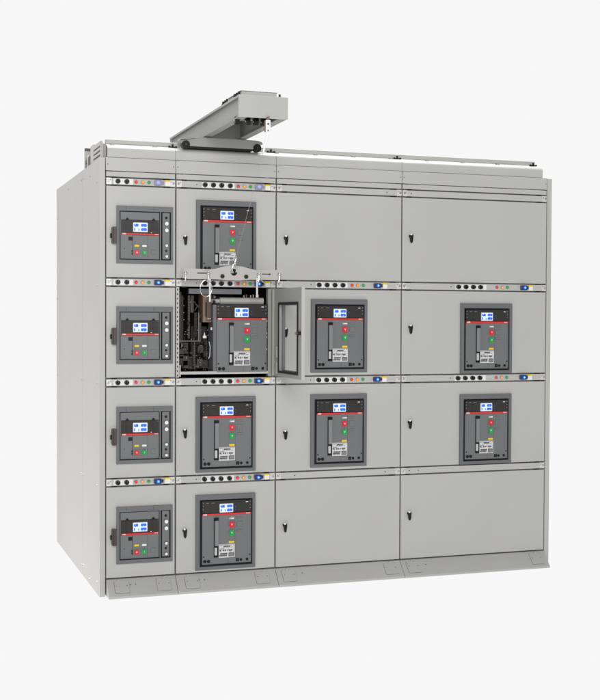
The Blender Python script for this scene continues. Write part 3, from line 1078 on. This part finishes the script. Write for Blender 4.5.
part('end_plate', MB().box(-0.003, X1 + 0.003, YF - 0.002, YF + 0.0055, Z0 - 0.001, Z1 + 0.001, CRANE), cr, bevel=0.002)
part('end_plate', MB().box(0.0, X1, YB + 0.0005, YB + 0.008, Z0, Z1, CRANE), cr, bevel=0.002)
part('deck_plate', MB().box(0.0405, X1 - 0.0405, YF + 0.006, YB, Z1 - 0.004, Z1, CRANE), cr)
part('cross_member', MB().box(0.0165, X1 - 0.0165, 0.07, 0.08, Z0 - 0.004, Z1 - 0.0065, CRANE), cr)
part('cross_member', MB().box(0.0165, X1 - 0.0165, -0.50, -0.492, Z0 + 0.025, Z1 - 0.0065, CRANE), cr)
tp = part('motor_cover', MB().box(0.026, X1 - 0.045, YF + 0.045, YF + 0.30, Z1 + 0.001, Z1 + 0.028, CRANE)
          .box(0.020, X1 - 0.039, YF + 0.039, YF + 0.306, Z1 + 0.0282, Z1 + 0.032, CRANE), cr, bevel=0.002)
for x, y in ((0.008, YF + 0.03), (0.008, YF + 0.07), (0.008, YF + 0.11), (0.008, YF + 0.26), (0.008, YF + 0.30), (0.008, YF + 0.34), (X1 - 0.030, YF + 0.04)):
    part('bolt', lambda: MB().cyl((0, 0), 0.009, 0.0, 0.008, BLACK, axis='z', n=8).cyl((0, 0), 0.006, 0.008, 0.020, BLACK, axis='z', n=8), tp, (x, y, Z1 + 0.001), key='bolt')
hc = MB()
hc.box(0.05, X1 - 0.03, YF + 0.03, YF + 0.30, Z0 + 0.028, Z0 + 0.06, DARKG)
ho = part('hoist_carriage', hc, cr, bevel=0.002)
for x in (0.004, 0.066, 0.108, 0.150):
    part('wheel', lambda: MB().cyl((0.0, 0.0), 0.021, 0.0, 0.024, BLACK, axis='x', n=24).cyl((0, 0), 0.007, -0.003, 0.0, STEEL, axis='x', n=12), ho, (x, YF + 0.10, Z0 - 0.004), key='hw', bevel=0.002)
part('bolt', MB().cyl((0.080, YF + 0.05), 0.006, Z0 - 0.010, Z0 + 0.028, STEEL, axis='z', n=10), ho)
# trolley over the guide rail, with rounded ends and two wheels in front, two behind
for yy, zz, nm in ((-0.03, 0.0, 'front'), (0.76, 0.0, 'back')):
    m = MB()
    pts = [(-0.135, 0.022), (-0.140, 0.040)]
    for k in range(6):
        a = math.radians(180 - 18 * k)
        pts.append((-0.118 + 0.022 * math.cos(a), 0.038 + 0.018 * math.sin(a)))
    pts += [(0.0, 0.0615), (0.20, 0.0615), (0.32, 0.059), (0.345, 0.052), (0.352, 0.040), (0.318, 0.036), (0.300, 0.026), (0.292, 0.008), (-0.090, 0.008), (-0.097, 0.020), (-0.11, 0.028)]
    m.prism(pts, yy, yy + 0.075, CRANE_SHADED, 'y')
    m.box(-0.10, 0.305, yy - 0.0045, yy - 0.0005, 0.0535, 0.0590, CRANE_SHADED)
    tr = part('trolley', m, cr, bevel=0.0015)
    part('shadow_strip', MB().box(-0.088, 0.288, yy + 0.004, yy + 0.06, -0.003, 0.0075, RUB), tr)  # black strip put in as the shadow under the trolley beam
    for x in (-0.108, 0.317):
        part('wheel', lambda: MB().cyl((0, 0), 0.0235, -0.006, 0.030, BLACK, axis='y', n=32).cyl((0, 0), 0.014, -0.009, -0.006, BLACK, axis='y', n=20).cyl((0, 0), 0.005, -0.012, -0.009, DARKG, axis='y', n=12), tr,
             (x, yy - 0.002, 0.0165 - 0.001), key='tw', bevel=0.002)
# link and rope
m = MB()
m.rrect(-0.013, 0.013, -0.083, -0.006, 0.005, -0.004, 0.004, WHITE)
m.cyl((0.0, -0.028), 0.0055, -0.0055, -0.0035, BROWN, n=14)
m.cyl((0.0, -0.062), 0.0045, -0.0055, -0.0035, TAN, n=14)
m.box(-0.019, -0.0135, -0.003, 0.003, -0.070, -0.010, TAN)
m.cyl((0.0, 0.004), 0.008, -0.006, 0.006, TAN, n=14)
part('hook_link', m, cr, (0.152, YF - 0.012, Z0 - 0.004), bevel=0.001)
A = Vector((0.152, YF - 0.012, Z0 - 0.084))
Bp = Vector((0.716 - 0.565, -0.14 - 0.03, 1.909 - 2.54))
part('rope', MB().tube([A, A.lerp(Bp, 0.5), Bp], 0.0008, ROPE, n=8), cr)
part('rope_sleeve', MB().tube([A + Vector((0, 0, 0.002)), A.lerp(Bp, 0.13)], 0.0055, WHITE, n=10, ), cr)

# ------------------------------------------------------------------ lifting yoke
YK = thing('lifting_yoke', 'pale steel lifting yoke plate with hooks hanging from the crane rope', 'lifting yoke', (0.708, -0.12, 1.785))
pts = [(-0.294, 0.006), (-0.294, 0.060), (-0.286, 0.064), (-0.15, 0.058), (-0.11, 0.062), (-0.05, 0.078), (-0.025, 0.080), (0.025, 0.080), (0.05, 0.078), (0.11, 0.062), (0.15, 0.058),
       (0.286, 0.063), (0.292, 0.058), (0.292, 0.048), (0.262, 0.003), (0.10, 0.003), (0.04, -0.002), (-0.04, -0.002), (-0.10, 0.003), (-0.26, 0.003)]
part('yoke_plate', MB().prism(pts, -0.006, 0.006, YOKE, 'y'), YK, bevel=0.0015)
part('eye_bush', MB().cyl((0.0, 0.044), 0.019, -0.0075, -0.0055, BLACK, n=24), YK)
for x in (-0.068, 0.072):
    part('nut', lambda: MB().cyl((0, 0.020), 0.0135, -0.010, -0.0055, DARKG, n=6).cyl((0, 0.020), 0.0075, -0.013, -0.0095, BLACK, n=12), YK, (x, 0, 0), key='nut')
part('slot', MB().rrect(-0.215, -0.160, 0.033, 0.040, 0.003, -0.0072, -0.0055, DARKG), YK)
part('slot', MB().rrect(0.165, 0.215, 0.034, 0.0385, 0.002, -0.0070, -0.0055, DARKG).cyl((0.213, 0.036), 0.005, -0.0075, -0.0055, DARKG, n=12), YK)
# shackle and eye
m = MB()
m.tube([(-0.012, -0.01, 0.044), (-0.013, -0.012, 0.066), (-0.006, -0.014, 0.086), (0.0, -0.014, 0.090), (0.006, -0.014, 0.086), (0.013, -0.012, 0.066), (0.012, -0.01, 0.044)], 0.0042, STEEL, n=10)
m.cyl((-0.012, 0.044), 0.007, -0.020, -0.006, STEEL, axis='y', n=12)
m.ball((0.003, -0.017, 0.095), 0.010, STEEL)
m.tube([(0.002, -0.018, 0.100), (0.006, -0.019, 0.112), (0.008, -0.020, 0.122)], 0.0060, STEEL, n=10)
m.ball((0.008, -0.02, 0.124), 0.0085, STEEL)
part('shackle', m, YK)
for x in (-0.282, -0.151, 0.146, 0.268):
    def hk():
        m = MB()
        m.ball((0, -0.014, 0.036), 0.0105, STEEL)
        m.cyl((0, 0.036), 0.006, -0.012, -0.005, STEEL, n=12)
        m.tube([(0, -0.014, 0.030), (0.001, -0.015, 0.016), (-0.001, -0.016, 0.004), (-0.003, -0.016, -0.006)], 0.0048, STEEL, n=10)
        m.ball((-0.003, -0.016, -0.008), 0.0065, STEEL)
        return m
    part('hook', hk, YK, (x, 0, 0), key='hk')
ring = [(-0.166 + 0.034 * math.cos(t), -0.020 - 0.004 * math.sin(t), -0.050 + 0.046 * math.sin(t)) for t in [i * 2 * PI / 36 for i in range(36)]]
part('ring', MB().tube(ring, 0.0022, STEEL, n=10, closed=True), YK)
part('lifting_bar', MB().box(-0.147, -0.137, -0.014, -0.009, -0.125, 0.006, BRIGHT), YK, bevel=0.001)
part('lifting_bar', MB().box(0.130, 0.141, -0.014, -0.009, -0.098, 0.012, BRIGHT), YK, bevel=0.001)
part('sling', MB().tube([(0.146, -0.018, 0.012), (0.165, -0.018, -0.004), (0.182, -0.016, -0.016), (0.186, -0.012, -0.040)], 0.0028, STEEL, n=8), YK)
